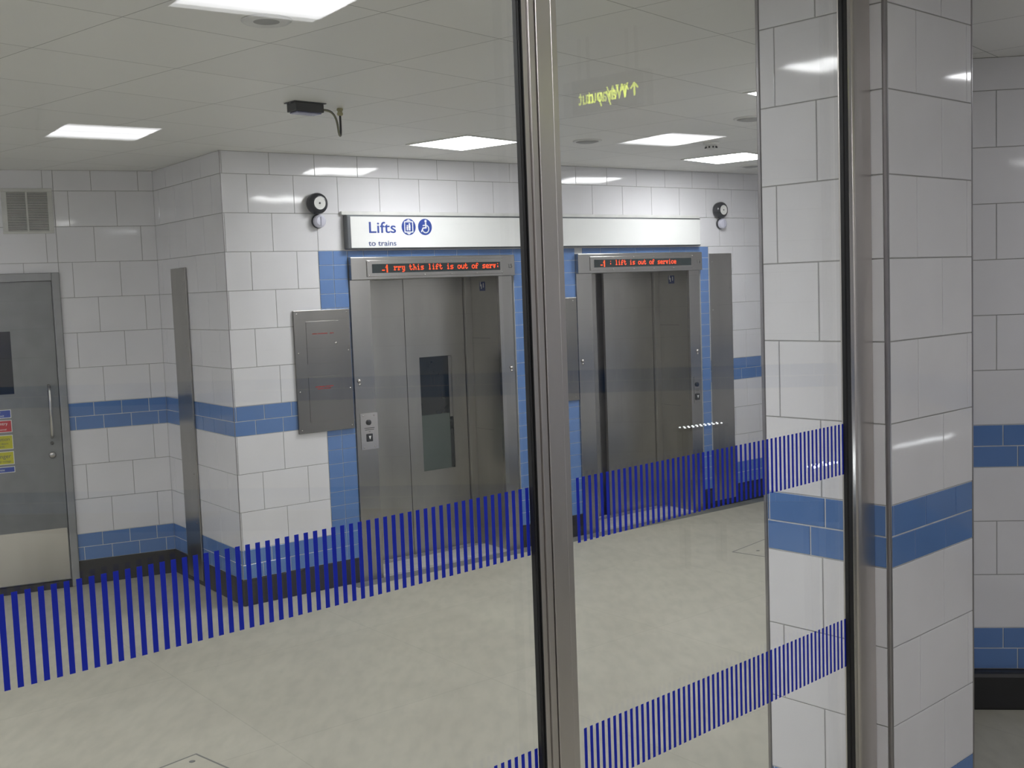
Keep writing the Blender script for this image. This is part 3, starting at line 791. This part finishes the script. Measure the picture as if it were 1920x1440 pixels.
b = B(); b.lathe([(.012, 0), (.016, -.003), (.016, -.012), (.012, -.014), (.012, -.022), (.015, -.024), (.015, -.034), (.009, -.038)], M['beige'], (gx, gy, 0), 'z', 12, False); b.obj('cable_gland', parent=bx)

# ------------------------------------------------------------------ floor covers
def cover(label, x, y, ang, w, d):
    t = thing('floor_cover', label, 'floor cover', at=(x, y, 0), rotz=ang, group='access covers in the floor')
    b = B()
    for q in ((0, w, 0, .009), (0, w, d - .009, d), (0, .009, .009, d - .009), (w - .009, w, .009, d - .009)): b.box(q[0], q[1], q[2], q[3], -.01, .0012, M['strip_grey'])
    b.obj('edge_frame', parent=t)
    b = B(); b.box(.009, w - .009, .009, d - .009, -.01, .0008, M['floor']); b.obj('infill', parent=t)
    b = B(); b.lathe([(.014, .0008), (.012, .0018), (.0005, .0018)], M['strip_grey'], (.14, .14, 0), 'z', 14); b.obj('lifting_socket', parent=t)
cover('square floor cover before the farther lift, cut by the pillar', 1.645, 8.159, math.atan2(-.2, .222), .62, .62)
t = thing('floor_cover', 'square floor cover at the bottom edge of the picture, its corner showing', 'floor cover', at=(-1.437, 4.83, 0), rotz=math.atan2(-.167, .188), group='access covers in the floor')
b = B(); w_ = .6
for q in ((0, w_, -.009, 0), (0, w_, -w_, -w_ + .009), (0, .009, -w_ + .009, -.009), (w_ - .009, w_, -w_ + .009, -.009)): b.box(q[0], q[1], q[2], q[3], -.01, .0012, M['strip_grey'])
b.obj('edge_frame', parent=t)
b = B(); b.box(.009, w_ - .009, -w_ + .009, -.009, -.01, .0008, M['floor']); b.obj('infill', parent=t)
b = B(); b.lathe([(.014, .0008), (.012, .0018), (.0005, .0018)], M['strip_grey'], (.06, -.06, 0), 'z', 14); b.obj('lifting_socket', parent=t)

# ------------------------------------------------------------------ on the photographer's side, seen mirrored in the glass
p_a, p_t = Vector((1.808, 2.723)), Vector((1.97, 2.502)); dw = (p_t - p_a).normalized(); L_ = (p_t - p_a).length
yaw = math.atan2(dw.x, dw.y); fw = Frame(p_a.x, p_a.y, yaw)
wo = thing('way_out_sign', 'lit sign with yellow words Way out and an arrow, mirrored in the glass', 'sign', fw, (0, 0, 2.70))
b = B(); b.box(-.03, L_ + .04, .001, .05, -.03, .10, M['black_plastic']); b.obj('sign_box', parent=wo, bevel=.003)
b = B(); b.box(.02, .03, .02, .03, .10, ZC - 2.70, M['steel']); b.box(L_ - .03, L_ - .02, .02, .03, .10, ZC - 2.70, M['steel']); b.obj('hanger', parent=wo)
text('Way out', .074, .048, .006, -.0005, M['way_out'], wo, sx=.72, bold=.001)
b = B(); seg(b, (.02, .008), (.02, .05), .008, -.0012, -.0002, M['way_out']); seg(b, (.004, .034), (.02, .052), .007, -.0012, -.0002, M['way_out']); seg(b, (.036, .034), (.02, .052), .007, -.0012, -.0002, M['way_out'])
b.obj('arrow', parent=wo)

def light_rail(label, x0, y0, x1, y1, n, z, r, mat):  # unseen lights known by their reflection; rail and posts added to carry them
    d = Vector((x1 - x0, y1 - y0)); ln = d.length; a = math.atan2(d.y, d.x)
    t = thing('added_light_rail', label, 'light rail', at=(x0, y0, 0), rotz=a, group='added rails with rows of white lights')
    b = B(); b.box(-.05, ln + .05, -.02, .02, z - .025, z - .002, M['steel']); b.obj('rail', parent=t, bevel=.003)
    for x in (0, ln):
        b = B(); b.box(x - .015, x + .015, -.015, .015, 0, z - .025, M['steel']); b.obj('post', parent=t)
    for i in range(n):
        x = ln * i / (n - 1)
        b = B(); b.lathe([(r, 0), (r * .9, r * .5), (r * .5, r * .85), (.0004, r)], mat, (x, 0, z - .001), 'z', 12); b.obj('bulb', parent=t)
light_rail('added rail with eight bright lights, mirrored among the stripes beside the end post', 3.68, 3.64, 3.94, 3.89, 8, 1.0, .011, M['spot'])
light_rail('added rail with a long row of lights, mirrored on the pillar face', 4.44, 4.14, 4.93, 4.60, 18, 1.0, .007, M['spot_soft'])
light_rail('added rail with faint lights, mirrored across the farther lift', 5.44, 3.06, 5.66, 3.33, 10, 1.0, .008, M['spot_soft'])
